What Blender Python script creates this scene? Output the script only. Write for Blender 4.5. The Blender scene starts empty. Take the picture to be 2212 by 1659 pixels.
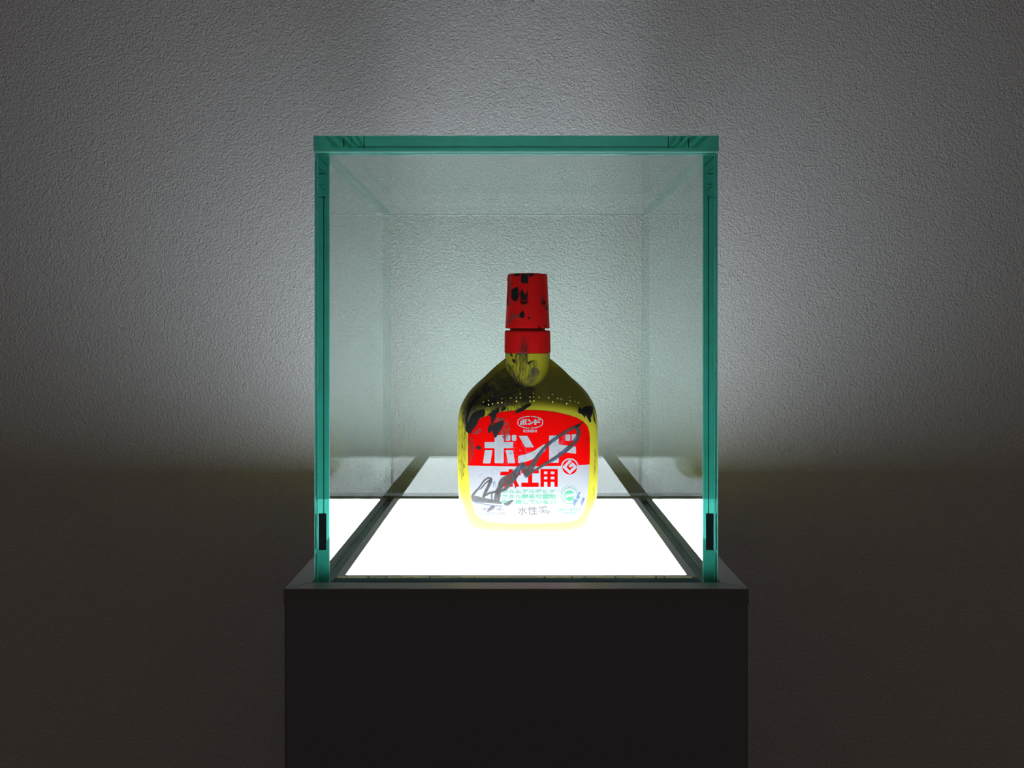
import bpy, bmesh, math, random
from math import sin, cos, pi, radians, sqrt
from mathutils import Vector
random.seed(7)
SC = bpy.context.scene
COL = SC.collection

# ------------------------------------------------------------------ camera
F_PX = 1620.0            # focal length in pixels of a 2212 px wide frame
VX, VY = 1115.0, 722.0   # vanishing point of the depth lines
T = 1.0                  # height of the glowing panel above the floor
HCAM = 0.1008            # camera above the panel
DCAM = 0.3865            # camera in front of the plinth's centre
cam = bpy.data.cameras.new('camera')
cam.sensor_fit = 'HORIZONTAL'; cam.sensor_width = 36.0
cam.lens = F_PX / 2212 * 36.0
cam.shift_x = -(VX - 1106.0) / 2212
cam.shift_y = (VY - 829.5) / 2212 
cam.clip_start = 0.01
co = bpy.data.objects.new('camera', cam); COL.objects.link(co)
co.location = (0, -DCAM, T + HCAM); co.rotation_euler = (pi/2, 0, 0)
SC.camera = co

# ------------------------------------------------------------------ world, exposure
PANEL_L = 18.5
w = bpy.data.worlds.new('dim_room'); SC.world = w; w.use_nodes = True
bg = w.node_tree.nodes['Background']
bg.inputs[0].default_value = (0.057, 0.046, 0.038, 1); bg.inputs[1].default_value = 0.8
vs = SC.view_settings
vs.view_transform = 'Standard'; vs.look = 'None'; vs.gamma = 1; vs.use_curve_mapping = False
vs.exposure = 0.0
try:
    SC.cycles.transparent_max_bounces = 48
    SC.cycles.max_bounces = 14
    SC.cycles.glossy_bounces = 8
    SC.cycles.diffuse_bounces = 5
    SC.cycles.transmission_bounces = 10
    SC.cycles.sample_clamp_indirect = 40
    SC.cycles.blur_glossy = 0.2
except Exception:
    pass

# ------------------------------------------------------------------ materials
def mat(name, color, rough=0.5, **kw):
    m = bpy.data.materials.new(name); m.use_nodes = True
    b = m.node_tree.nodes['Principled BSDF']
    b.inputs['Base Color'].default_value = (*color, 1)
    b.inputs['Roughness'].default_value = rough
    for k, v in kw.items():
        b.inputs[k.replace('_', ' ')].default_value = v
    return m
def nt(m):
    return m.node_tree.nodes, m.node_tree.links
def noise(m, scale, detail=2, coords='Object', vec_scale=None, dist=0.0):
    N, L = nt(m)
    tc = N.new('ShaderNodeTexCoord'); src = tc.outputs[coords]
    if vec_scale:
        mp = N.new('ShaderNodeMapping'); mp.inputs['Scale'].default_value = vec_scale
        L.new(src, mp.inputs[0]); src = mp.outputs[0]
    n = N.new('ShaderNodeTexNoise'); n.inputs['Scale'].default_value = scale
    n.inputs['Detail'].default_value = detail; n.inputs['Distortion'].default_value = dist
    L.new(src, n.inputs['Vector'])
    return n.outputs['Fac']
def bump(m, fac, strength, dist):
    N, L = nt(m)
    b = N.new('ShaderNodeBump'); b.inputs['Strength'].default_value = strength
    b.inputs['Distance'].default_value = dist
    L.new(fac, b.inputs['Height']); L.new(b.outputs[0], N['Principled BSDF'].inputs['Normal'])
def ramp(m, fac, a, b, ca=(0,0,0), cb=(1,1,1)):
    N, L = nt(m)
    r = N.new('ShaderNodeValToRGB')
    r.color_ramp.elements[0].position = a; r.color_ramp.elements[1].position = b
    r.color_ramp.elements[0].color = (*ca, 1); r.color_ramp.elements[1].color = (*cb, 1)
    L.new(fac, r.inputs[0]); return r.outputs[0]

M = {}
M['wall'] = mat('embossed_wallpaper', (0.90, 0.885, 0.92), 0.7)
n1 = noise(M["wall"], 620, 2.0, dist=0.6)
bump(M['wall'], n1, 0.9, 0.0011)
M['floor'] = mat('dark_floor', (0.10, 0.085, 0.07), 0.6)
nf = noise(M['floor'], 9, 4); bump(M['floor'], nf, .2, .002)
M['plinth'] = mat('black_laminate', (0.25, 0.285, 0.345), 0.75)
npl = noise(M['plinth'], 900, 2); bump(M['plinth'], npl, .15, .0003)
M['ledge'] = mat('dark_grey_laminate', (0.27, 0.26, 0.285), 0.45)
nl = noise(M['ledge'], 1500, 2); bump(M['ledge'], nl, .2, .0002)
M['groove'] = mat('black_groove', (0.02, 0.03, 0.042), 0.5)

# light panel: opal sheet lit from beneath
m = bpy.data.materials.new('lit_opal_sheet'); m.use_nodes = True; N, L = nt(m); N.clear()
em = N.new('ShaderNodeEmission'); em.inputs[0].default_value = (0.89, 0.915, 1.0, 1); em.inputs[1].default_value = PANEL_L
out = N.new('ShaderNodeOutputMaterial'); L.new(em.outputs[0], out.inputs[0]); M['panel'] = m

def eta(N, L, ior):
    g = N.new('ShaderNodeNewGeometry')
    mx = N.new('ShaderNodeMapRange'); mx.inputs['To Min'].default_value = ior; mx.inputs['To Max'].default_value = 1/ior
    L.new(g.outputs['Backfacing'], mx.inputs['Value'])
    f = N.new('ShaderNodeFresnel'); L.new(mx.outputs[0], f.inputs['IOR']); return f.outputs[0]
def glass(name, tint, ior):
    m = bpy.data.materials.new(name); m.use_nodes = True; N, L = nt(m); N.clear()
    f = eta(N, L, ior)
    t = N.new('ShaderNodeBsdfTransparent'); t.inputs[0].default_value = (*tint, 1)
    g = N.new('ShaderNodeBsdfGlossy'); g.inputs['Roughness'].default_value = 0.0
    g.inputs['Color'].default_value = (.93, .95, .97, 1)
    mx = N.new('ShaderNodeMixShader'); L.new(f, mx.inputs[0]); L.new(t.outputs[0], mx.inputs[1]); L.new(g.outputs[0], mx.inputs[2])
    o = N.new('ShaderNodeOutputMaterial'); L.new(mx.outputs[0], o.inputs[0]); return m
M['glass'] = glass('clear_float_glass', (0.893, 0.928, 0.908), 1.37)

def edge_glass(name, tr, tl, df, a=0.25, b=0.75, scale=(1, 1, 1)):
    """polished green edge of float glass: light from inside the sheet comes out through it"""
    m = bpy.data.materials.new(name); m.use_nodes = True; N, L = nt(m); N.clear()
    f = eta(N, L, 1.45)
    t = N.new('ShaderNodeBsdfTransparent'); t.inputs[0].default_value = (*tr, 1)
    s = N.new('ShaderNodeBsdfTranslucent'); s.inputs[0].default_value = (*tl, 1)
    d = N.new('ShaderNodeBsdfDiffuse'); d.inputs[0].default_value = (*df, 1)
    g = N.new('ShaderNodeBsdfGlossy'); g.inputs['Roughness'].default_value = 0.08
    m1 = N.new('ShaderNodeMixShader'); m1.inputs[0].default_value = .5
    L.new(s.outputs[0], m1.inputs[1]); L.new(d.outputs[0], m1.inputs[2])
    tc = N.new('ShaderNodeTexCoord'); mp = N.new('ShaderNodeMapping'); mp.inputs['Scale'].default_value = scale
    nz = N.new('ShaderNodeTexNoise'); nz.inputs['Scale'].default_value = 60
    L.new(tc.outputs['Object'], mp.inputs[0]); L.new(mp.outputs[0], nz.inputs['Vector'])
    mr = N.new('ShaderNodeMapRange'); mr.inputs['From Min'].default_value = .3; mr.inputs['From Max'].default_value = .7
    mr.inputs['To Min'].default_value = a; mr.inputs['To Max'].default_value = b
    L.new(nz.outputs['Fac'], mr.inputs['Value'])
    m2 = N.new('ShaderNodeMixShader'); L.new(mr.outputs[0], m2.inputs[0]); L.new(t.outputs[0], m2.inputs[1]); L.new(m1.outputs[0], m2.inputs[2])
    m3 = N.new('ShaderNodeMixShader'); L.new(f, m3.inputs[0]); L.new(m2.outputs[0], m3.inputs[1]); L.new(g.outputs[0], m3.inputs[2])
    o = N.new('ShaderNodeOutputMaterial'); L.new(m3.outputs[0], o.inputs[0]); return m
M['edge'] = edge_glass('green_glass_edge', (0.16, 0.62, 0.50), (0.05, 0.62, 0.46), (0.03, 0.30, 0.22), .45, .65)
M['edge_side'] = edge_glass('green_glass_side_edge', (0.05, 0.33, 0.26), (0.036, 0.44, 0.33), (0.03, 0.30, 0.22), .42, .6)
M['streak'] = edge_glass('green_painted_reflection', (0.45, 0.85, 0.72), (0.10, 0.80, 0.60), (0.06, 0.42, 0.30), .2, .4)  # colour of the painted reflections inside the glass edges
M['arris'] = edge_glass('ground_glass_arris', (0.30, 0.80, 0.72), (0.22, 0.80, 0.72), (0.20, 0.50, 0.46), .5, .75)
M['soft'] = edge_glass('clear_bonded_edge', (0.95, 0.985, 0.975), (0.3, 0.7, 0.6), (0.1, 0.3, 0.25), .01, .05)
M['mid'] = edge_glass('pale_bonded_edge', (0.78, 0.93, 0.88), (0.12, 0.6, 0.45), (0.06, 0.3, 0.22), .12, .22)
M['seam_reflect'] = edge_glass('dark_bond_reflection', (0.03, 0.22, 0.18), (0.01, 0.20, 0.15), (0.01, 0.09, 0.07), .4, .65)  # dark reflections of the bonds, put into the colour of thin strips
M['bead'] = edge_glass('sealant_with_glints', (0.9, 0.9, 0.7), (0.9, 0.9, 0.6), (0.92, 0.9, 0.62), .8, .95)  # sealant with yellow glints of refracted light put into its colour

LW = 0.22
M['yellow'] = mat('yellow_plastic', (0.36, 0.325, 0.012), 0.4, Subsurface_Weight=0.85, Subsurface_Scale=0.012, Subsurface_Radius=(1.0, 0.85, 0.08))
M['red'] = mat('red_plastic', (0.50, 0.002, 0.003), 0.45, Specular_IOR_Level=0.2, Subsurface_Weight=0.3, Subsurface_Scale=0.003, Subsurface_Radius=(1.0, 0.1, 0.1))
M['label'] = mat('white_label_paper', (LW*.97, LW*.97, LW*1.05), 0.5, Specular_IOR_Level=.12)
M['p_red'] = mat('red_print', (0.40, 0.0008, 0.0008), 0.6, Specular_IOR_Level=0.0)
M['p_white'] = mat('white_print', (LW*.97, LW*.97, LW*1.05), 0.5, Specular_IOR_Level=.12)
M['p_green'] = mat('green_print', (0.012, 0.19, 0.085), 0.5)
M['p_pale_green'] = mat('pale_green_print', (0.055, 0.15, 0.105), 0.5)
M['p_grey'] = mat('grey_print', (0.045, 0.036, 0.040), 0.5)
M['p_pale_grey'] = mat('pale_grey_print', (0.105, 0.092, 0.100), 0.5)
M['bump_dot'] = mat('raised_dot_plastic', (0.62, 0.58, 0.10), 0.3)

def paint(name, color, rough, lo, hi, amin, amax, scale, vs=None, dist=0.0, detail=4):
    """dried black paint; where it is thin the surface beneath shows through"""
    m = bpy.data.materials.new(name); m.use_nodes = True; N, L = nt(m)
    p = N['Principled BSDF']; p.inputs['Base Color'].default_value = (*color, 1); p.inputs['Roughness'].default_value = rough
    fac = noise(m, scale, detail, vec_scale=vs, dist=dist)
    mr = N.new('ShaderNodeMapRange')
    for k, v in (('From Min', lo), ('From Max', hi), ('To Min', amin), ('To Max', amax)): mr.inputs[k].default_value = v
    L.new(fac, mr.inputs['Value'])
    t = N.new('ShaderNodeBsdfTransparent'); mx = N.new('ShaderNodeMixShader')
    L.new(mr.outputs[0], mx.inputs[0]); L.new(t.outputs[0], mx.inputs[1]); L.new(p.outputs[0], mx.inputs[2])
    L.new(mx.outputs[0], N['Material Output'].inputs[0]); return m
M['paint'] = paint('black_paint', (0.006, 0.006, 0.007), 0.3, .2, .3, .97, 1, 200)
M['smear'] = paint('thin_black_paint_smear', (0.055, 0.042, 0.034), 0.5, .38, .68, .18, .80, 190, (1, 1, .6), 1.2)
M['scratch'] = paint('dry_brushed_black_paint', (0.02, 0.018, 0.014), 0.4, .45, .66, 0, .8, 1300, (1.6, 1, .2), .5)
M['haze'] = paint('faint_grey_smudge', (0.06, 0.13, 0.24), 0.5, .50, .78, 0, .28, 520, (1, 1, 1.3), .9)
M['speck'] = paint('grainy_brown_smudge', (0.05, 0.03, 0.025), 0.5, .47, .56, 0, .85, 1500, None, .5)
M['ink'] = paint('dark_marker_ink', (0.028, 0.024, 0.025), 0.3, .35, .65, .66, .90, 500, (1, 1, .4), .6)
M['ink_sheen_fleck'] = paint('blue_sheen_and_flecks', (0.035, 0.075, 0.16), 0.25, .35, .65, .6, .9, 600, (1, 1, .5), .6)  # blue sheen on the ink put into its colour; flecks share it

# ------------------------------------------------------------------ helpers
def wloc(o):
    v = Vector((0, 0, 0))
    while o is not None:
        v += o.location; o = o.parent
    return v
def mk(name, verts, faces, mats, parent=None, mi=None, smooth=False, kind=None):
    base = wloc(parent)
    me = bpy.data.meshes.new(name)
    me.from_pydata([tuple(Vector(v) - base) for v in verts], [], faces)
    for q in (mats if isinstance(mats, (list, tuple)) else [mats]): me.materials.append(q)
    if mi:
        for p, i in zip(me.polygons, mi): p.material_index = i
    if smooth:
        for p in me.polygons: p.use_smooth = True
    me.update()
    o = bpy.data.objects.new(name, me); COL.objects.link(o); o.parent = parent
    if kind: o['kind'] = kind
    return o
def bm_obj(name, bm, mats, parent=None, smooth=False, kind=None):
    bm.normal_update()
    base = wloc(parent)
    for v in bm.verts: v.co -= base
    me = bpy.data.meshes.new(name); bm.to_mesh(me); bm.free()
    for q in (mats if isinstance(mats, (list, tuple)) else [mats]): me.materials.append(q)
    if smooth:
        for p in me.polygons: p.use_smooth = True
    o = bpy.data.objects.new(name, me); COL.objects.link(o); o.parent = parent
    if kind: o['kind'] = kind
    return o
def box_bm(bm, x0, x1, y0, y1, z0, z1):
    vs = [bm.verts.new(p) for p in ((x0,y0,z0),(x1,y0,z0),(x1,y1,z0),(x0,y1,z0),(x0,y0,z1),(x1,y0,z1),(x1,y1,z1),(x0,y1,z1))]
    for f in ((0,3,2,1),(4,5,6,7),(0,1,5,4),(1,2,6,5),(2,3,7,6),(3,0,4,7)): bm.faces.new([vs[i] for i in f])
    return vs
def empty(name, loc, label, cat):
    o = bpy.data.objects.new(name, None); COL.objects.link(o); o.location = loc; o.empty_display_size = .02
    o['label'] = label; o['category'] = cat; return o

# ------------------------------------------------------------------ setting
WALL_Y = 0.545 - DCAM
def struct(name, dims, m):
    bm = bmesh.new(); box_bm(bm, *dims); o = bm_obj(name, bm, m); o['kind'] = 'structure'; return o
struct('wall_back', (-2.5, 2.5, WALL_Y, WALL_Y + .12, 0, 2.6), M['wall'])
struct('floor', (-2.5, 2.5, -2.5, WALL_Y, -.1, 0), M['floor'])

# ------------------------------------------------------------------ plinth
plinth = empty('display_plinth', (0, 0, 0), 'tall square black plinth with a glowing white light panel in its top', 'plinth')
PH = 0.0920        # half width of the plinth
CX, CY = 0.0822, 0.0811   # half size of the glass case outside
TH = 0.005         # glass thickness
def ring(bm, ox, oy, ix, iy, z0, z1, mit=None):
    """square ring of four mitred bars"""
    o = [(-ox,-oy),(ox,-oy),(ox,oy),(-ox,oy)]; i = [(-ix,-iy),(ix,-iy),(ix,iy),(-ix,iy)]
    vo0 = [bm.verts.new((x,y,z0)) for x,y in o]; vo1 = [bm.verts.new((x,y,z1)) for x,y in o]
    vi0 = [bm.verts.new((x,y,z0)) for x,y in i]; vi1 = [bm.verts.new((x,y,z1)) for x,y in i]
    for k in range(4):
        j = (k+1) % 4
        bm.faces.new([vo1[k], vo1[j], vi1[j], vi1[k]])
        bm.faces.new([vo0[k], vo0[j], vo1[j], vo1[k]])
        bm.faces.new([vi0[k], vi1[k], vi1[j], vi0[j]])
        bm.faces.new([vo0[j], vo0[k], vi0[k], vi0[j]])
bm = bmesh.new(); box_bm(bm, -PH, PH, -PH+.0022, PH-.0022, 0.0, T - .0062)
bmesh.ops.bevel(bm, geom=[e for e in bm.edges if abs(e.verts[0].co.z - e.verts[1].co.z) > .5], offset=.0012, segments=3, affect='EDGES')
bm_obj('plinth_body', bm, M['plinth'], plinth)
# four mitred bars of the ledge around the case
gx, gy = CX + .0008, CY + .0008
py = .0895
def bar(pts, z0, z1, name, m, lab=None):
    bm = bmesh.new()
    a = [bm.verts.new((x, y, z0)) for x, y in pts]; b = [bm.verts.new((x, y, z1)) for x, y in pts]
    n = len(pts); bm.faces.new(b); bm.faces.new(a[::-1])
    for k in range(n):
        j = (k+1) % n; bm.faces.new([a[k], a[j], b[j], b[k]])
    bmesh.ops.bevel(bm, geom=[e for e in bm.edges if e.verts[0].co.z > z1 - 1e-6 and e.verts[1].co.z > z1 - 1e-6], offset=.00018, segments=2, affect='EDGES')
    bmesh.ops.recalc_face_normals(bm, faces=bm.faces)
    o = bm_obj(name, bm, m, plinth)
    if lab: o['label'] = lab
    return o
def four(ox, oy, ix, iy, z0, z1, name, m, e=.00002):
    O = [(-ox,-oy),(ox,-oy),(ox,oy),(-ox,oy)]; I = [(-ix,-iy),(ix,-iy),(ix,iy),(-ix,iy)]
    for k in range(4):
        j = (k+1) % 4
        bar([O[k], O[j], I[j], I[k]], z0, z1, name, m)
four(PH, PH-.0022, gx, gy, T - .0062, T, 'ledge', M['ledge'])
FX = CX - TH - .0021; FY = CY - TH - .0012
PX, PY = 0.0714, 0.0722
four(FX, FY, PX, PY, T - .0062, T, 'panel_frame', M['ledge'])
# groove floor under the glass
bm = bmesh.new(); ring(bm, gx - .0001, gy - .0001, FX + .0001, FY + .0001, T - .0062, T - .0035)
bm_obj('glass_groove', bm, M['groove'], plinth)
# glowing panel with rounded corners
def rrect(hx, hy, r, n=6):
    pts = []
    for cx, cy, a0 in ((hx-r, hy-r, 0), (-hx+r, hy-r, 90), (-hx+r, -hy+r, 180), (hx-r, -hy+r, 270)):
        for k in range(n+1):
            a = radians(a0 + 90*k/n); pts.append((cx + r*cos(a), cy + r*sin(a)))
    return pts
pts = rrect(PX - .0001, PY - .0001, .0014)
n = len(pts)
vv = [(x, y, T - .004) for x, y in pts] + [(x, y, T) for x, y in pts]
o = mk('light_panel', vv, [list(range(n, 2*n)), list(range(n))[::-1]] + [[k, (k+1) % n, n + (k+1) % n, n + k] for k in range(n)], M['panel'], plinth)
o['label'] = 'glowing white light panel'

# ------------------------------------------------------------------ glass case
case = empty('glass_display_case', (0, 0, T), 'clear glass display case with green edges standing on the black plinth', 'display case')
CB = T - .0034      # bottom of the panes, in the groove
CT = T + HCAM + .0743   # underside of the lid
def pane(name, x0, x1, y0, y1, z0, z1, ax, soft=lambda n: False, mid=lambda n: False, ch=.0003):
    bm = bmesh.new(); box_bm(bm, x0, x1, y0, y1, z0, z1)
    bmesh.ops.bevel(bm, geom=bm.edges[:], offset=ch, segments=1, affect='EDGES')
    bm.normal_update()
    for f in bm.faces:
        nn = f.normal
        if max(abs(nn[0]), abs(nn[1]), abs(nn[2])) < .95: f.material_index = 2
        elif abs(nn[ax]) > .95: f.material_index = 0
        else: f.material_index = 1
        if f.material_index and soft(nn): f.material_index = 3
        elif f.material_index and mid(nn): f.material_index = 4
    return bm_obj(name, bm, [M['glass'], M['edge_side' if ax == 0 else 'edge'], M['arris'], M['soft'], M['mid']], case)
E = .00004
pane('front_pane', -CX, CX, -CY, -CY+TH, CB, CT - E, 1)
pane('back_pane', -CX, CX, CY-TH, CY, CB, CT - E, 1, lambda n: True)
for s in (-1, 1):
    a, b = sorted((s*CX, s*(CX-TH)))
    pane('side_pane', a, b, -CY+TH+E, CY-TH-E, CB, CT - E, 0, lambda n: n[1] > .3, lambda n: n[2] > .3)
LX = .0004
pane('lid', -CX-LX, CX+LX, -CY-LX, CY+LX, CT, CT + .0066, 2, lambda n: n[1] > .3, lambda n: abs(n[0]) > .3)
# reflections inside the glass, painted as thin lines and marks on the edges
def mark(name, m, x0, x1, z0, z1, y, lab=None, skew=0.0):
    bm = bmesh.new(); vs = box_bm(bm, x0, x1, y-.00003, y+.00003, z0, z1)
    for v in vs[4:]: v.co.x += skew
    o = bm_obj(name, bm, m, case)
    if lab: o['label'] = lab
YS = -CY+TH-.00001; YL = -CY-LX-.00002
def pz(Y, Z): return T + HCAM - (Y - VY) * Z / F_PX
def px_(X, Z): return (X - VX) * Z / F_PX
ZS = .3104; ZL = .3044
for s in (-1, 1):
    def xx(X): return s * abs(px_(X, ZS))
    a, b = sorted((xx(700.4), xx(698.6)))
    mark('bond_reflection', M['seam_reflect'], a, b, pz(1112, ZS), pz(422, ZS), YS, 'thin dark line down the corner')  # reflection of the bond, painted as a thin line
    a, b = sorted((xx(688.4), xx(705))); mark('gap_reflection', M['groove'], a, b, pz(1188, ZS), pz(1109, ZS), YS-.00002, 'short black strip low on the corner, painted reflection of the gap')  # reflection of the dark gap, painted as a black strip
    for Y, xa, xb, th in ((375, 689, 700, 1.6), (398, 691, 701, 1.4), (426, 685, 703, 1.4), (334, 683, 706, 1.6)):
        a, b = sorted((xx(xa), xx(xb))); mark('reflection_mark', M['seam_reflect'], a, b, pz(Y+th/2, ZS), pz(Y-th/2, ZS), YS)  # small internal reflections painted as dark ticks
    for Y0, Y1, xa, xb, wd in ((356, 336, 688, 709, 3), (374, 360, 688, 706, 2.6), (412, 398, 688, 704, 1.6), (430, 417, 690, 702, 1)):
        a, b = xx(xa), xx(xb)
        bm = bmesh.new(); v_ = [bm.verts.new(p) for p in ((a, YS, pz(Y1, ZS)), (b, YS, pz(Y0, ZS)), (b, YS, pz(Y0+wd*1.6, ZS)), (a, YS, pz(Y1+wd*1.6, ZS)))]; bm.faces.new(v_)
        bm_obj('edge_reflection', bm, M['streak'], case)  # slanting internal reflections painted on the corner
    def xl(X): return s * abs(px_(X, ZL))
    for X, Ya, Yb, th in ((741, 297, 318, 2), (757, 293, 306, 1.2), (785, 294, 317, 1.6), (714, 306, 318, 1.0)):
        a, b = sorted((xl(X), xl(X+th))); mark('reflection_mark', M['seam_reflect'], a, b, pz(Yb, ZL), pz(Ya, ZL), YL)  # internal reflections of the lid painted as dark ticks
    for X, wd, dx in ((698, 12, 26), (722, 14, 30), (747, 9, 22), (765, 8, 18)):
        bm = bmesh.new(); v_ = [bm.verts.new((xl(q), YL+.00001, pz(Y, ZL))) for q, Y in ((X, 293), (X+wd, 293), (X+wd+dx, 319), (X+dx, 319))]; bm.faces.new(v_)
        bm_obj('edge_reflection', bm, M['streak'], case)  # slanting internal reflections painted on the lid's front edge
for Y in (316, 318.6):
    mark('bond_reflection', M['seam_reflect'], -abs(px_(772, ZL)), abs(px_(772, ZL)), pz(Y+.45, ZL), pz(Y-.45, ZL), YL, 'thin dark line along the lid edge')  # reflection of the front pane's joint, painted as thin lines
bm = bmesh.new(); box_bm(bm, -.0755, .0755, -FY-.0003, -FY-.00002, T-.0034, T-.0004)  # added strip: lit front side of the frame put into its colour
mg = mat('blue_grey_lit_frame', (0.22, 0.36, 0.47), .5)
bm_obj('lit_frame_strip', bm, mg, case)['label'] = 'added blue-grey strip at the foot of the front pane, for the lit side of the frame'
random.seed(3); x = -.074
while x < .073:
    l = random.uniform(.002, .009); bm = bmesh.new()
    box_bm(bm, x, min(x+l, .0745), -CY+TH+.00005, -CY+TH+.0004, T - .0002, T + random.uniform(.0003, .0005))
    bmesh.ops.bevel(bm, geom=bm.edges[:], offset=.00008, segments=1, affect='EDGES')
    bm_obj('sealant_glint', bm, M['bead'], case); x += l + random.choice((.0002, .0003, .0009))  # sealant pieces that carry the painted yellow glints

# ------------------------------------------------------------------ bottle: shape functions
ZB = 0.395; BX = (1139.5 - VX) * ZB / F_PX; BY = ZB - DCAM
def y2z(Y, Z=ZB): return HCAM - (Y - VY) * Z / F_PX
def interp(tab, z):
    if z <= tab[0][0]: return tab[0][1]
    for (a, va), (b, vb) in zip(tab, tab[1:]):
        if z <= b: return va + (vb - va) * (z - a) / (b - a)
    return tab[-1][1]
prof = [(1135.4,112),(1134.2,119),(1131,125),(1126,130.5),(1115,135.5),(1100,140.5),(1084,144),(1065,146.8),(1047,148.2),(1010,149.4),(972,149.8),(935,149.2),(905,148.3),(890,146.8),(878,143.8),(868,139.8),(858,134.2),(846.5,127),(836,117.5),(826,107.2),(813,92),(796,75),(787,64.5),(776,50.5),(768,41),(760,33)]
WT = sorted((y2z(Y), hw * ZB / F_PX) for Y, hw in prof)
DT = [(0,.0138),(.0003,.0158),(.0012,.0174),(.003,.0186),(.006,.0190),(.02,.0192),(.045,.0190),(.0575,.0189),(.0605,.0185),(.063,.0172),(.0660,.0151),(.0688,.0122+.0006),(.0748,.0092+.0018),(.082,.0056),(.0876,.0030),(.0905,.0024)]
DT = [(0,.0138),(.0003,.0158),(.0012,.0174),(.003,.0186),(.006,.0190),(.02,.0192),(.045,.0190),(.0615,.0189),(.0645,.0186),(.0668,.0177),(.0685,.0164),(.0748,.0111),(.082,.0056),(.0865,.0030),(.0915,.0024)]
def smooth(tab, z, s):
    if z < .004: return interp(tab, z)
    return sum(interp(tab, z + s*k) * g for k, g in ((-2,.1),(-1,.23),(0,.34),(1,.23),(2,.1)))
def Wz(z): return smooth(WT, z, .0007)
def Dz(z, u): return smooth(DT, z + .0048*u*u*min(1, max(0, (z-.02)/.03)), .0006)
NE = 4.2
ZTOP = .0905
def body_depth(x, z):
    if z < 0 or z > ZTOP: return -1
    u = (x - BX) / Wz(z)
    if abs(u) > 1: return -1
    u = min(abs(u), .9985)
    return Dz(z, u) * (1 - u**NE)**(1/NE)
RN = .01182
ZC0, ZC1 = .0911, .1029     # collar
ZK0, ZK1 = .1039, .1323     # cap
def cap_r(z): 
    t = (z - ZK0) / (ZK1 - ZK0); return .01168 + (.01036 - .01168) * t
def groove(z, a):
    """depth of the six flutes of the cap at height z and angle a (0 = front)"""
    d = min(abs((a - g + pi) % (2*pi) - pi) for g in FL)
    zb = ZK0 + .0122 
    r = cap_r(z); hw = .00235
    dx = d * r; dz = max(0, zb + hw - z)
    q = sqrt(dx*dx + dz*dz) if z < zb + hw else dx
    t = (hw - q) / .00055
    t = max(0, min(1, t)); return .0008 * t*t*(3-2*t)
FL = [radians(-10.6 + 60*k) for k in range(6)]
def front(x, z):
    d = body_depth(x, z); dx = x - BX
    if .060 < z < ZC0 + .0006 and abs(dx) < RN: d = max(d, sqrt(RN*RN - dx*dx))
    if ZC0 <= z <= ZC1 + .0004 and abs(dx) < .0121: d = max(d, sqrt(.0121**2 - dx*dx))
    if ZK0 - .0004 <= z <= ZK1:
        r = cap_r(z)
        if abs(dx) < r:
            a = math.asin(dx / r); r2 = r - groove(z, a)
            if abs(dx) < r2: d = max(d, sqrt(r2*r2 - dx*dx))
    return d
def surf(X, Y, off=0.0):
    """pixel of the 2212 px photograph -> point on the bottle's front skin"""
    Z = ZB - .012
    x = z = 0; d = .01
    for _ in range(14):
        x = (X - VX) * Z / F_PX; z = HCAM - (Y - VY) * Z / F_PX
        dd = front(x, z)
        if dd < 0: dd = max(0.0, d * .6)
        d = d * .3 + dd * .7
        Z = ZB - d
    return Vector((x, BY - d - off, T + z))

bottle = empty('glue_bottle', (BX, BY, T), 'yellow wood glue bottle with red cap, black paint stains and a signature', 'glue bottle')
def loft(rows, closed=True, cap0=True, cap1=True):
    n = len(rows[0]); verts = [p for r in rows for p in r]; faces = []
    for i in range(len(rows) - 1):
        for k in range(n):
            j = (k+1) % n; faces.append([i*n+k, i*n+j, (i+1)*n+j, (i+1)*n+k])
    if cap0: faces.append(list(range(n))[::-1])
    if cap1: faces.append([(len(rows)-1)*n + k for k in range(n)])
    return verts, faces
rows = []
zs = [0, .0002, .0006, .0012, .002, .003] + [.003 + (ZTOP - .003) * k / 96 for k in range(1, 97)]
NA = 160
for z in zs:
    W = Wz(z) if z > .0001 else WT[0][1]; r = []
    for k in range(NA):
        a = 2*pi*k/NA; c, s = cos(a), sin(a)
        u = math.copysign(abs(c)**(2/NE), c); v = math.copysign(abs(s)**(2/NE), s)
        r.append((BX + W*u, BY + Dz(z, abs(u))*v, T + z + .00003))
    rows.append(r)
v, f = loft(rows)
mk('body', v, f, M['yellow'], bottle, smooth=True)
def lathe(name, prof, m, parent, n=96, fn=None, cap=True):
    rows = []
    for r, z in prof:
        rows.append([(BX + (r - (fn(z, a) if fn else 0))*sin(a), BY - (r - (fn(z, a) if fn else 0))*cos(a), T + z) for a in (2*pi*k/n for k in range(n))])
    v, f = loft(rows)
    o = mk(name, v, f, m, parent, smooth=True)
    return o
def sharp(o, deg=35):
    me = o.data; bm = bmesh.new(); bm.from_mesh(me)
    for e in bm.edges:
        if len(e.link_faces) == 2 and e.calc_face_angle(0) > radians(deg): e.smooth = False
    bm.to_mesh(me); bm.free()
sharp(lathe('neck', [(RN, .060), (RN, .080), (RN, .0908), (RN-.0004, .0911)], M['yellow'], bottle))
rib = lambda z, a: (.00016 if ZC0 + .0004 < z < ZC1 - .0006 and math.cos(a*80) < 0 else 0)
sharp(lathe('collar', [(.0110, ZC0), (.0121, ZC0+.0001), (.0121, ZC0+.0008), (.0120, ZC1-.0012), (.01195, ZC1-.0007), (.0115, ZC1-.0001), (.0092, ZC1), (.0092, ZK0+.0004)], M['red'], bottle, n=480, fn=rib))
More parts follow.
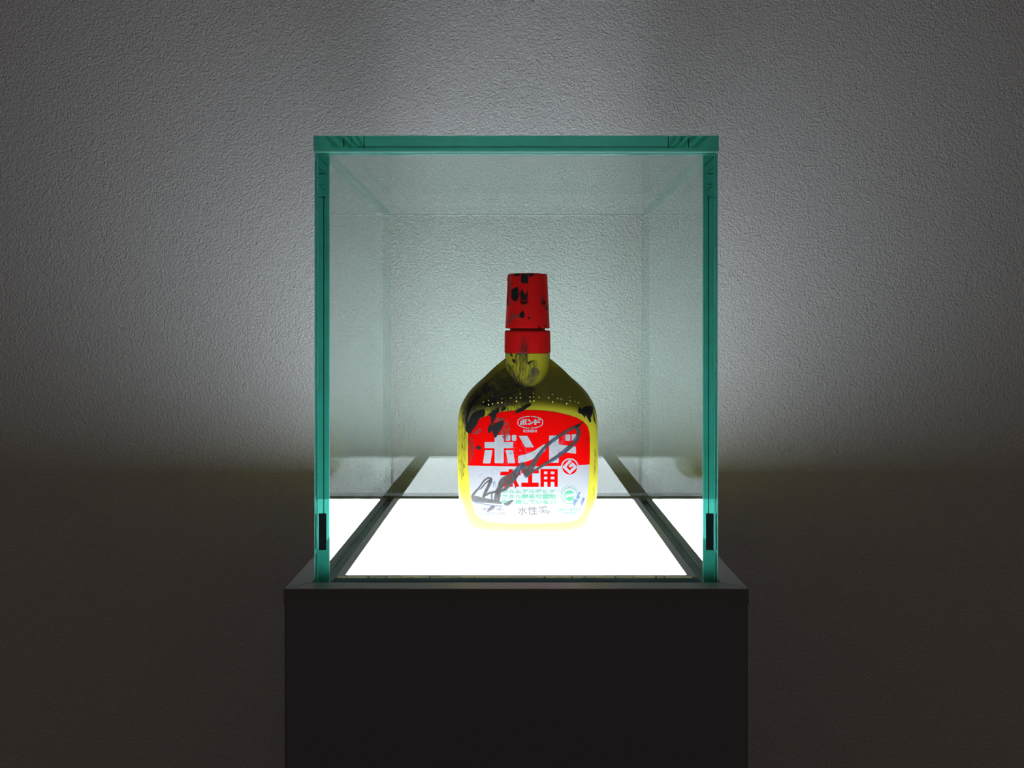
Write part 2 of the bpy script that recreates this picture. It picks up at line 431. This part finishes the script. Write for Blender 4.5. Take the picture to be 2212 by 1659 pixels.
cp = [(.0112, ZK0), (cap_r(ZK0), ZK0 + .00012)] + [(cap_r(ZK0 + (ZK1-ZK0)*k/60), ZK0 + (ZK1-ZK0)*k/60) for k in range(1, 60)] + [(cap_r(ZK1) - .0001, ZK1 - .0001), (cap_r(ZK1) - .0005, ZK1), (.004, ZK1)]
sharp(lathe('cap', cp, M['red'], bottle, n=360, fn=lambda z, a: groove(z, a)), 50)

# ------------------------------------------------------------------ flat print and paint that follow the bottle's skin
def cat_rom(P, n=8):
    out = []
    for i in range(len(P) - 1):
        p0 = P[max(i-1, 0)]; p1 = P[i]; p2 = P[i+1]; p3 = P[min(i+2, len(P)-1)]
        for k in range(n):
            t = k / n
            out.append(tuple(.5*(2*b + (c-a)*t + (2*a-5*b+4*c-d)*t*t + (3*b-a-3*c+d)*t**3) for a, b, c, d in zip(p0, p1, p2, p3)))
    out.append(tuple(P[-1])); return out
def A(P): return [(970 + x*.186813, 570 + y*.186859) for x, y in P]      # zoom of the cap and shoulders
def B(P): return [(970 + x*.186813, 860 + y*.186859) for x, y in P]      # zoom of the label
def G(P): return [(1000 + x*.08437, 870 + y*.08439) for x, y in P]       # zoom of the label's upper left
def closed(P, n=5):
    Q = cat_rom(P + [P[0]], n)[:-1]; return Q
def decal(name, polys, m, off, parent, cut=7.0, faces=None, kind=None):
    """polys: outlines in photo pixels; or polys = vertices with faces given"""
    bm = bmesh.new(); off = off * .4
    if faces is None:
        for P in polys:
            vs = [bm.verts.new((x, -y, 0)) for x, y in P]
            try: bm.faces.new(vs)
            except ValueError: pass
    else:
        vs = [bm.verts.new((x, -y, 0)) for x, y in polys]
        for fc in faces:
            try: bm.faces.new([vs[i] for i in fc])
            except ValueError: pass
    bmesh.ops.triangulate(bm, faces=bm.faces[:])
    xs = [v.co.x for v in bm.verts]; ys = [v.co.y for v in bm.verts]
    for ax, lo, hi in ((0, min(xs), max(xs)), (1, min(ys), max(ys))):
        k = math.ceil(lo / cut)
        while k*cut < hi:
            pc = (k*cut + .013, 0, 0) if ax == 0 else (0, k*cut + .013, 0)
            no = (1, 0, 0) if ax == 0 else (0, 1, 0)
            bmesh.ops.bisect_plane(bm, geom=bm.verts[:] + bm.edges[:] + bm.faces[:], plane_co=pc, plane_no=no)
            k += 1
    cache = {}
    for v in bm.verts: v.co = surf(v.co.x, -v.co.y, off)
    bm.normal_update()
    for f_ in bm.faces:
        if f_.normal.y > 0: f_.normal_flip()
    return bm_obj(name, bm, m, parent, kind=kind)
def rr(x0, y0, x1, y1, r=9, n=4):
    pts = []
    for cx, cy, a0 in ((x1-r, y1-r, 0), (x0+r, y1-r, 90), (x0+r, y0+r, 180), (x1-r, y0+r, 270)):
        for k in range(n+1):
            a = radians(a0 + 90*k/n); pts.append((cx + r*cos(a), cy + r*sin(a)))
    return pts
def rpoly(P, r=9):
    """polygon with its corners rounded"""
    out = []; n = len(P)
    for i in range(n):
        p = Vector(P[i]); a = Vector(P[i-1]); b = Vector(P[(i+1) % n])
        da = (a-p); db = (b-p); q = min(r, da.length*.45, db.length*.45)
        s = p + da.normalized()*q; e = p + db.normalized()*q
        for k in range(5):
            t = k/4; v = s*(1-t)**2 + p*2*t*(1-t) + e*t*t; out.append((v.x, v.y))
    return out
def circ(cx, cy, r, n=48, a0=0, a1=360): return [(cx + r*cos(radians(a0 + (a1-a0)*k/n)), cy + r*sin(radians(a0 + (a1-a0)*k/n))) for k in range(n + (a1-a0 < 360))]
def ring_quads(outer, inner):
    n = len(outer); v = outer + inner
    return v, [[k, (k+1) % n, n + (k+1) % n, n + k] for k in range(n)]
def strip(P, Wd, n=8):
    """brush stroke: centre line and widths -> vertices and quads"""
    Q = cat_rom([(x, y, w_) for (x, y), w_ in zip(P, Wd)], n); L_, R_ = [], []
    for i, (x, y, w_) in enumerate(Q):
        a = Q[max(i-1, 0)]; b = Q[min(i+1, len(Q)-1)]; dx, dy = b[0]-a[0], b[1]-a[1]; l = math.hypot(dx, dy) or 1
        w_ = max(w_, .5); L_.append((x - dy/l*w_/2, y + dx/l*w_/2)); R_.append((x + dy/l*w_/2, y - dx/l*w_/2))
    n_ = len(Q); return L_ + R_, [[i, i+1, n_+i+1, n_+i] for i in range(n_-1)]

# label
lab_out = [(218,440),(219,385),(226,345),(250,312),(300,275),(380,226),(480,190),(600,160),(760,142),(930,137),(1100,143),(1250,164),(1400,200),(1490,232),(1560,275),(1600,322),(1622,385),(1628,460),(1629,600),(1624,770),(1615,950),(1602,1100),(1588,1200),(1568,1290),(1535,1358),(1480,1405),(1400,1430),(1250,1443),(930,1449),(640,1447),(480,1436),(400,1415),(340,1378),(296,1318),(268,1230),(248,1100),(230,900),(219,770)]
label = decal('label', [B(lab_out)], M['label'], .00008, bottle, 4)
label['label'] = 'white paper label with a red upper half'
seam_c = [(218,778),(400,783),(600,788),(900,790),(1300,784),(1480,776),(1624,768)]
red_out = [p for p in lab_out if p[1] < 765] 
i0 = lab_out.index((1624,770))
red = lab_out[:i0] + [(1624,768),(1480,776),(1300,784),(900,790),(600,788),(400,783),(219,778)]
decal('red_field', [B(red)], M['p_red'], .00015, label, 4)

big = []
big += [rpoly([(527,425),(632,425),(632,508),(740,508),(740,578),(632,578),(632,752),(527,752),(527,578),(412,578),(412,508),(527,508)], 7)]
big += [rpoly([(415,600),(502,600),(478,754),(392,754)]), rpoly([(655,600),(740,600),(764,752),(682,752)])]
big += [rr(655,425,708,492,10), rr(726,425,779,492,10)]
big += [rpoly([(806,435),(905,435),(982,568),(882,568)])]
big += [rpoly(cat_rom([(800,668),(880,650),(970,615),(1040,570),(1105,528)],4) + [(1118,545),(1118,600)] + cat_rom([(1118,600),(1060,655),(980,700),(900,732),(845,748)],4)[1:] + [(798,750)], 8)]
big += [rpoly([(1157,432),(1269,432),(1269,534),(1466,560),(1469,643),(1269,621),(1269,747),(1157,747)],8)]
big += [rr(1343,420,1402,494,10), rr(1418,418,1472,490,10)]
o = decal('large_lettering', [B(p) for p in big], M['p_white'], .00021, label, 5)
# small emblem
v, f = [], []
for s in (-1, 1):
    ctr = cat_rom([(939 + s*8, 211), (939 + s*60, 216), (939 + s*110, 232), (939 + s*138, 252), (939 + s*142, 279), (939 + s*138, 306), (939 + s*110, 326), (939 + s*60, 342), (939 + s*8, 347)], 6)
    a, b = strip(ctr, [10]*len(ctr), 1); f += [[i+len(v) for i in q] for q in b]; v += a
v0 = B(v)
polys = [[(820 + (x-392)*(1055-820)/(1472-392), 243 + (y-420)*(312-243)/(754-420)) for x, y in p] for p in big]
for P in polys + [circ(954, 328, 4, 10)]:
    k = len(v0); v0 += B(P); f.append(list(range(k, k+len(P))))
decal('oval_emblem', v0, M['p_white'], .00021, label, 5, faces=f)

def text_geo(s, bold=0.0, shear=0.0):
    cu = bpy.data.curves.new('t', 'FONT'); cu.body = s; cu.offset = bold; cu.shear = shear; cu.resolution_u = 3; cu.fill_mode = 'FRONT' if hasattr(cu, 'fill_mode') else cu.fill_mode
    ob = bpy.data.objects.new('t', cu); COL.objects.link(ob)
    dg = bpy.context.evaluated_depsgraph_get(); me = bpy.data.meshes.new_from_object(ob.evaluated_get(dg))
    v = [(p.co.x, p.co.y) for p in me.vertices]; f = [list(p.vertices) for p in me.polygons]
    bpy.data.objects.remove(ob); bpy.data.curves.remove(cu); bpy.data.meshes.remove(me)
    return v, f
def text(name, s, box, m, bold=0.0, shear=0.0, off=.00028):
    v, f = text_geo(s, bold, shear)
    if not v: return None
    x0 = min(p[0] for p in v); x1 = max(p[0] for p in v); y0 = min(p[1] for p in v); y1 = max(p[1] for p in v)
    X0, Y0, X1, Y1 = box
    q = B([(X0 + (x-x0)/(x1-x0)*(X1-X0), Y1 - (y-y0)/(y1-y0)*(Y1-Y0)) for x, y in v])
    return decal(name, q, m, off, label, 5, faces=f)
text('maker_lettering', 'KONISHI', (860, 362, 1013, 397), M['p_white'], .035)
# product name in heavy red strokes
prod = [[(690,823),(738,823),(738,851),(828,851),(828,892),(752,892),(812,1025),(764,1025),(738,955),(738,1025),(690,1025),(690,955),(668,1025),(598,1025),(672,892),(592,892),(592,851),(690,851)],
        [(836,823),(1037,823),(1037,869),(962,869),(962,978),(1037,978),(1037,1027),(836,1027),(836,978),(914,978),(914,869),(836,869)],
        [(1057,820),(1257,820),(1257,848),(1057,848)]] + [[(a,848),(b,848),(b,1026),(a,1026)] for a, b in ((1057,1098),(1137,1175),(1218,1257))] + [
        [(a,c),(b,c),(b,d),(a,d)] for a, b in ((1098,1137),(1175,1218)) for c, d in ((880,908),(940,968))]
decal('product_lettering', [B(p) for p in prod], M['p_red'], .00020, label, 5)
for s, bx in (('ホルムアルデヒド', (612,1055,1218,1102)), ('フタル酸系可塑剤', (612,1114,1230,1166)), ('を使用していない', (612,1176,1234,1228))):
    text('green_notice', s, bx, M['p_green'], .012)
text('base_lettering', '水性', (795,1252,1018,1347), M['p_grey'], 0)
text('weight_lettering', 'NET.', (1038,1252,1134,1282), M['p_grey'], .004, .25)
text('weight_lettering', '180g', (1038,1292,1170,1338), M['p_grey'], .0, .25)
text('small_grey_lettering', 'S登録10 3種A', (372,1270,634,1303), M['p_pale_grey'])
text('small_grey_lettering', 'No.LE0516002', (348,1318,658,1354), M['p_pale_grey'])
text('small_green_lettering', '0611B051', (1263,1268,1512,1306), M['p_pale_green'])
text('small_green_lettering', '容器の認定', (1312,1314,1472,1342), M['p_pale_green'])
# round design emblem
cx, cy = 1396, 797
de = decal('round_emblem', [B(circ(cx, cy, 103))], M['p_white'], .00022, label, 5)
decal('round_emblem', [B(circ(cx, cy, 86))], M['p_red'], .00026, label, 5)
decal('round_emblem', [B(rpoly([(cx, cy-90),(cx+88, cy),(cx, cy+84),(cx-88, cy)], 12))], M['p_white'], .00030, label, 5)
g = [(cx-38, cy+2), (cx-20, cy-17), (cx+2, cy+6), (cx+26, cy-10), (cx+40, cy+2), (cx, cy+40)]
g = [(cx-38, cy+0), (cx-20, cy-18), (cx+6, cy+10), (cx+30, cy-12), (cx+40, cy-2), (cx+0, cy+40)]
g2 = [(cx-30, cy-6), (cx-22, cy-14), (cx+38, cy-66), (cx+34, cy-72)]
decal('round_emblem', [B(g), B([(cx-26, cy-6),(cx+40, cy-60),(cx+33, cy-68),(cx-34, cy-14)])], M['p_red'], .00034, label, 5)
# round environment emblem
cx, cy = 1395, 1130
v, f = ring_quads(circ(cx, cy, 96), circ(cx, cy, 91))
cc = circ(cx, cy, 62, 20, 180, 345)  
v0 = B(v)
for P in ([*circ(cx, cy, 58, 24, 205, 325), (cx+20, cy-24), (cx-20, cy-22)],
          [*circ(cx, cy, 58, 24, 28, 148), (cx-20, cy+30), (cx+20, cy+26)]):
    k = len(v0); v0 += B(P); f.append(list(range(k, k+len(P))))
a, b = strip(circ(cx, cy, 58, 16, 140, 225), [7]*17, 1); k = len(v0); v0 += B(a); f += [[i+k for i in q] for q in b]
a, b = strip([(cx-30, cy+22), (cx+10, cy+20), (cx+50, cy+8)], [7, 7, 7], 3); k = len(v0); v0 += B(a); f += [[i+k for i in q] for q in b]
arc = 'ちきゅうにやさしい'
for i, ch in enumerate(arc):
    tv, tf = text_geo(ch); 
    if not tv: continue
    mx = (min(p[0] for p in tv) + max(p[0] for p in tv))/2; my = (min(p[1] for p in tv) + max(p[1] for p in tv))/2
    th = radians(-65 + i*130/8); R_ = 116; k = len(v0); S_ = 22
    pts = []
    for x, y in tv:
        xx = (x-mx)*S_; yy = (y-my)*S_
        pts.append((cx + (R_+yy)*sin(th) + xx*cos(th), cy - (R_+yy)*cos(th) + xx*sin(th)))
    v0 += B(pts); f += [[j+k for j in q] for q in tf]
decal('environment_emblem', v0, M['p_green'], .00028, label, 5, faces=f)

# ------------------------------------------------------------------ raised dots
dots = [(502,1531),(457,1581),(398,1597),(457,1628),(502,1618),(565,1606),(612,1556),(612,1602),(714,1552),(780,1548),(823,1504),(825,1548),(780,1585),(937,1540),(976,1501),(976,1540),(937,1585),(980,1583),(1044,1543),(1152,1547),(1193,1510),(1256,1556),(1298,1563),(1198,1594),(1362,1615),(1394,1537),(1400,1582),(1456,1591),(1496,1605)]
def dome(r):
    bm = bmesh.new(); bmesh.ops.create_uvsphere(bm, u_segments=10, v_segments=7, radius=r)
    me = bpy.data.meshes.new('raised_dot'); bm.to_mesh(me); bm.free()
    for p in me.polygons: p.use_smooth = True
    me.materials.append(M['bump_dot']); return me
dm = dome(.00046)
for X, Y in A(dots):
    p = surf(X, Y, -.00006)
    o = bpy.data.objects.new('raised_dot', dm); COL.objects.link(o); o.parent = bottle; o.location = p - bottle.location

# ------------------------------------------------------------------ black paint and smears
def stain(name, polys, m, off, parent=bottle, smooth_=True, cut=4):
    for p in polys: decal(name, [closed(p, 4) if smooth_ else p], m, off, parent, cut)
# broad thin smears on the shoulder and the left side
stain('paint_smear', [A([(655,1200),(580,1235),(490,1310),(370,1420),(265,1520),(195,1610),(160,1690),(145,1770),(165,1850),(210,1850),(250,1790),(330,1730),(450,1700),(640,1650),(820,1630),(950,1600),(985,1540),(995,1440),(930,1420),(860,1400),(790,1350),(720,1290)])], M['smear'], .00010)
stain('paint_smear', [A([(380,1410),(280,1520),(215,1610),(170,1710),(175,1900),(215,1880),(260,1760),(340,1640),(420,1560),(470,1440),(430,1370)])], M['smear'], .00016)
stain('paint_smear', [B([(120,120),(108,300),(108,520),(112,720),(140,940),(170,900),(190,700),(200,480),(190,260),(190,120)])], M['scratch'], .0001)
stain('paint_smear', [B([(218,480),(222,740),(255,740),(290,600),(300,500),(260,440)])], M['scratch'], .00034)
stain('paint_smear', [B([(1680,560),(1676,760),(1672,900),(1690,900),(1700,760),(1702,600)]), B([(1668,1020),(1655,1140),(1648,1260),(1668,1200),(1684,1060)])], M['scratch'], .0001)
stain('paint_smear', [A([(760,1050),(900,1040),(905,1170),(980,1110),(1030,1150),(1000,1250),(900,1340),(830,1380),(740,1330),(690,1180),(770,1160)])], M['scratch'], .00012)
stain('paint_smear', [A([(830,860),(910,870),(915,1030),(760,1030),(830,980)])], M['scratch'], .00030)
stain('paint_smear', [A([(660,1150),(720,1190),(830,1400),(960,1380),(1050,1250),(960,1200),(870,1380),(780,1350),(720,1230)])], M['smear'], .00018)
stain('paint_smear', [B([(640,90),(940,70),(800,160),(560,170),(480,180),(440,150)])], M['scratch'], .0001)
# thick dabs on the body
stain('paint_dab', [B([(945,64),(948,82),(900,115),(850,150),(800,170),(768,176),(780,140),(830,115),(880,85),(925,62)])], M['paint'], .0004)
stain('paint_dab', [B([(560,112),(582,112),(580,150),(550,190),(540,230),(520,260),(510,300),(490,310),(484,260),(476,210),(440,195),(470,180),(500,150),(530,140)])], M['paint'], .0004)
stain('paint_dab', [B([(610,265),(632,268),(630,310),(600,360),(575,400),(550,445),(535,458),(520,440),(505,400),(497,350),(520,300),(560,285)])], M['paint'], .0005)
stain('paint_dab', [B([(490,300),(500,330),(492,380),(470,405),(448,390),(450,350),(470,310)])], M['paint'], .0004)
stain('paint_dab', [B([(400,130),(420,160),(405,210),(350,240),(330,290),(310,330),(290,345),(265,385),(245,412),(215,400),(190,370),(195,320),(225,270),(255,210),(290,170),(340,150)])], M['paint'], .0004)
stain('paint_dab', [B([(655,95),(662,120),(630,145),(600,150),(610,125),(630,105)])], M['paint'], .0004)
stain('paint_dab', [B([(305,572),(345,552),(368,560),(366,592),(345,596),(320,585)])], M['paint'], .0004)
stain('paint_dab', [B([(1498,110),(1520,105),(1535,130),(1560,100),(1620,90),(1665,100),(1660,160),(1650,200),(1640,230),(1645,270),(1625,278),(1605,240),(1580,200),(1565,230),(1550,200),(1520,180),(1492,165)])], M['paint'], .0003)
stain('paint_dab', [B([(1665,150),(1680,200),(1697,285),(1690,290),(1672,240)])], M['paint'], .0003)
stain('paint_dab', [A([(470,1560),(520,1500),(560,1530),(540,1600),(480,1650),(400,1640),(370,1600),(420,1580)])], M['paint'], .00022)
stain('paint_dab', [A([(730,1100),(760,1110),(765,1150),(735,1130)]), A([(705,1040),(730,1045),(732,1075),(712,1060)]), A([(905,1140),(972,1112),(950,1140),(915,1165)])], M['paint'], .0003)
# streaks that sweep down the left shoulder
def streak(P, Wd, m, off, name='paint_streak', parent=bottle, cut=4, F=A):
    v, f = strip(F(P), [w_*.1868 for w_ in Wd]); return decal(name, v, m, off, parent, cut, faces=f)
streak([(410,1470),(330,1540),(260,1620),(220,1720),(200,1830),(205,1930)], [10,26,34,30,24,6], M['paint'], .00024)
streak([(560,1430),(660,1420),(760,1400),(860,1380),(980,1440)], [4,14,16,14,3], M['smear'], .00026)
streak([(620,1520),(760,1490),(880,1450),(985,1420)], [4,22,24,4], M['smear'], .00026)
streak([(385,1400),(310,1470),(250,1550),(215,1640)], [6,18,22,8], M['smear'], .00028)
streak([(560,1600),(660,1570),(780,1540)], [3,12,3], M['smear'], .00028)
streak([(700,1300),(730,1320),(755,1343)], [3,9,3], M['paint'], .0003)
for k in range(7):
    x0 = 815 + k*13
    streak([(x0+4,930+random.uniform(-50,40)),(x0+2,1080),(x0,1180+random.uniform(-20,60))], [1.5,4,1.5], M['paint'], .00035 if k < 20 else 0, 'paint_streak', bottle, 6)
streak([(765,1150),(770,1060),(800,1045),(890,1042),(905,1080),(900,1150)], [5,7,7,9,9,5], M['paint'], .00035)
# cap
stain('paint_dab', [A([(822,122),(960,112),(985,124),(950,150),(915,150),(917,200),(905,224),(870,224),(830,212),(820,180)])], M['paint'], .00022, cut=2.5)
stain('paint_dab', [A([(742,122),(815,118),(810,140),(780,146),(755,138)])], M['paint'], .00022, cut=2.5)
stain('paint_dab', [A([(684,124),(716,122),(712,300),(706,400),(698,470),(680,488),(672,470),(672,350),(678,230),(673,170)])], M['paint'], .00025, cut=2.5)
stain('paint_dab', [A([(722,295),(760,282),(795,270),(802,330),(800,400),(780,430),(740,425),(718,380)])], M['paint'], .00022, cut=2.5)
stain('paint_dab', [A([(815,320),(850,305),(865,330),(868,360),(890,350),(908,310),(908,370),(895,410),(860,420),(830,400),(812,370)])], M['paint'], .00022, cut=2.5)
stain('paint_smear', [A([(825,420),(905,410),(900,470),(870,484),(835,476)])], M['smear'], .00024, cut=2.5)
stain('paint_smear', [A([(690,640),(720,590),(770,572),(830,580),(860,610),(800,630),(740,640),(700,690),(672,680)])], M['smear'], .00024, cut=2.5)
stain('paint_dab', [A([(812,590),(845,545),(868,570),(872,610),(850,628),(820,615)])], M['paint'], .00028, cut=2.5)
stain('paint_dab', [A([(915,615),(930,608),(935,630),(920,645)]), A([(1030,745),(1040,725),(1058,740),(1060,749)]), A([(1105,730),(1118,706),(1124,735)]), A([(1118,480),(1132,470),(1142,510),(1132,538),(1120,520)])], M['paint'], .00028, cut=2.5)
stain('paint_smear', [A([(1060,370),(1085,380),(1115,430),(1110,478),(1080,470),(1062,420)])], M['smear'], .00024, cut=2.5)
# smudges on the label
stain('label_smudge', [B([(640,225),(700,290),(705,390),(690,470),(640,480),(600,430),(560,440),(600,380),(635,300),(590,260),(600,225)])], M['speck'], .00034, label)
stain('label_smudge', [B([(340,345),(370,350),(372,395),(330,410),(270,415),(300,380)]), B([(520,215),(600,230),(620,262),(560,275),(505,290)])], M['speck'], .00034, label)
stain('label_smudge', [B([(640,440),(740,470),(790,560),(800,680),(760,760),(640,770),(560,740),(540,600),(560,500)]), B([(820,440),(900,440),(980,560),(1000,640),(860,740),(800,740)]), B([(340,900),(420,840),(620,780),(640,850),(520,900),(340,920)]), B([(1320,420),(1470,420),(1460,480),(1300,560),(1260,700),(1180,700),(1170,560)])], M['haze'], .00032, label)
stain('label_smudge', [B([(1370,230),(1390,240),(1382,250)]), B([(1585,475),(1612,482),(1605,498)]), B([(755,1022),(780,1020),(768,1045)])], M['paint'], .00032, label, False)

# ------------------------------------------------------------------ signature in dark marker
sig = []
def ink(P, Wd, off, m='ink', cut=6):
    v, f = strip(B(P), [w_*.1868 for w_ in Wd], 8); decal('signature', v, M[m], off, label, cut, faces=f)
ink([(1555,268),(1520,300),(1480,332),(1462,340)], [3,16,44,52], .00046, 'paint')
ink([(1485,345),(1430,348),(1350,390),(1240,462),(1140,540),(1060,630),(1005,710),(965,775),(925,850),(890,905)], [26,38,38,38,40,44,54,66,78,40], .00044)
ink([(1470,345),(1498,380),(1490,450),(1430,530),(1330,620),(1210,705),(1090,775),(985,840),(890,905)], [30,52,54,50,46,40,32,24,14], .00048)
ink([(845,745),(862,790),(878,850),(885,905)], [26,80,60,26], .00042)
ink([(858,752),(815,800),(780,860),(700,935),(625,970),(580,1040),(545,1090)], [30,50,80,110,90,52,40], .00040)
ink([(790,880),(740,950),(660,1040),(600,1075),(540,1110)], [40,46,40,28,26], .00050)
ink([(600,1070),(540,1085),(480,1095),(430,1120),(395,1150)], [16,22,24,22,10], .00038)
ink([(575,1060),(565,1110),(555,1160),(550,1200)], [40,66,70,60], .00046)
ink([(505,1085),(492,1130),(500,1190)], [12,16,14], .00036)
ink([(395,1150),(425,1080),(460,1010),(480,960),(492,930)], [30,34,34,36,22], .00036)
ink([(492,935),(455,925),(405,955),(360,1020),(325,1060),(285,1110),(262,1150)], [22,18,16,16,20,28,24], .00040)
ink([(470,950),(420,985),(380,1035),(345,1060)], [20,14,12,5], .00034)
ink([(270,1150),(300,1165),(380,1180),(470,1190),(560,1205),(612,1215)], [40,66,56,44,34,16], .00042)
ink([(255,1165),(290,1200),(380,1222),(480,1238),(560,1248),(620,1250)], [10,12,10,8,8,6], .00036, 'ink_sheen_fleck')
ink([(438,1318),(470,1290),(500,1262),(530,1255)], [6,30,44,20], .00036)
ink([(632,1218),(660,1228),(695,1210),(740,1182)], [10,34,40,12], .00036)
ink([(500,960),(512,985),(515,1040)], [4,6,4], .00034, 'ink_sheen_fleck')
ink([(540,980),(525,965),(545,1040)], [4,5,4], .00034, 'ink_sheen_fleck')
for P, W_ in (([(1262,448),(1215,480),(1160,525)], [10,16,8]), ([(1115,575),(1080,620),(1050,660)], [10,16,6]), ([(1370,575),(1320,615),(1265,655)], [12,18,12]),
              ([(1268,680),(1220,712),(1160,748)], [14,20,14]), ([(1480,440),(1460,475),(1440,490)], [8,20,10]), ([(830,770),(800,820),(780,880)], [10,18,10]), ([(885,900),(900,915),(870,912)], [12,14,8])):
    ink(P, W_, .00054, 'ink_sheen_fleck')  # blue sheen on the strokes, painted as thin ribbons
# torn dark flecks at the lower right of the label
for P in ([(1510,1085),(1520,1095),(1500,1125),(1515,1140),(1500,1170),(1470,1160),(1480,1130)], [(1440,1165),(1490,1180),(1470,1220),(1445,1255),(1435,1200)], [(1545,1150),(1570,1155),(1560,1200),(1535,1250),(1520,1200)]):
    decal('label_smudge', [B(P)], M['ink_sheen_fleck'], .00040, label, 6)

# fleck of dried glue on the panel in front of the bottle
Zf = F_PX * HCAM / (1148.5 - VY); fx = (1226 - VX) * Zf / F_PX
bm = bmesh.new(); bmesh.ops.create_icosphere(bm, subdivisions=2, radius=.0004)
for v in bm.verts: v.co = Vector((v.co.x*1.5 + fx, v.co.y + Zf - DCAM, max(0, v.co.z*.7) + T))
o = bm_obj('glue_fleck', bm, M['yellow'], None, smooth=True)
o['label'] = 'tiny yellow fleck on the glowing panel in front of the bottle'; o['category'] = 'fleck'
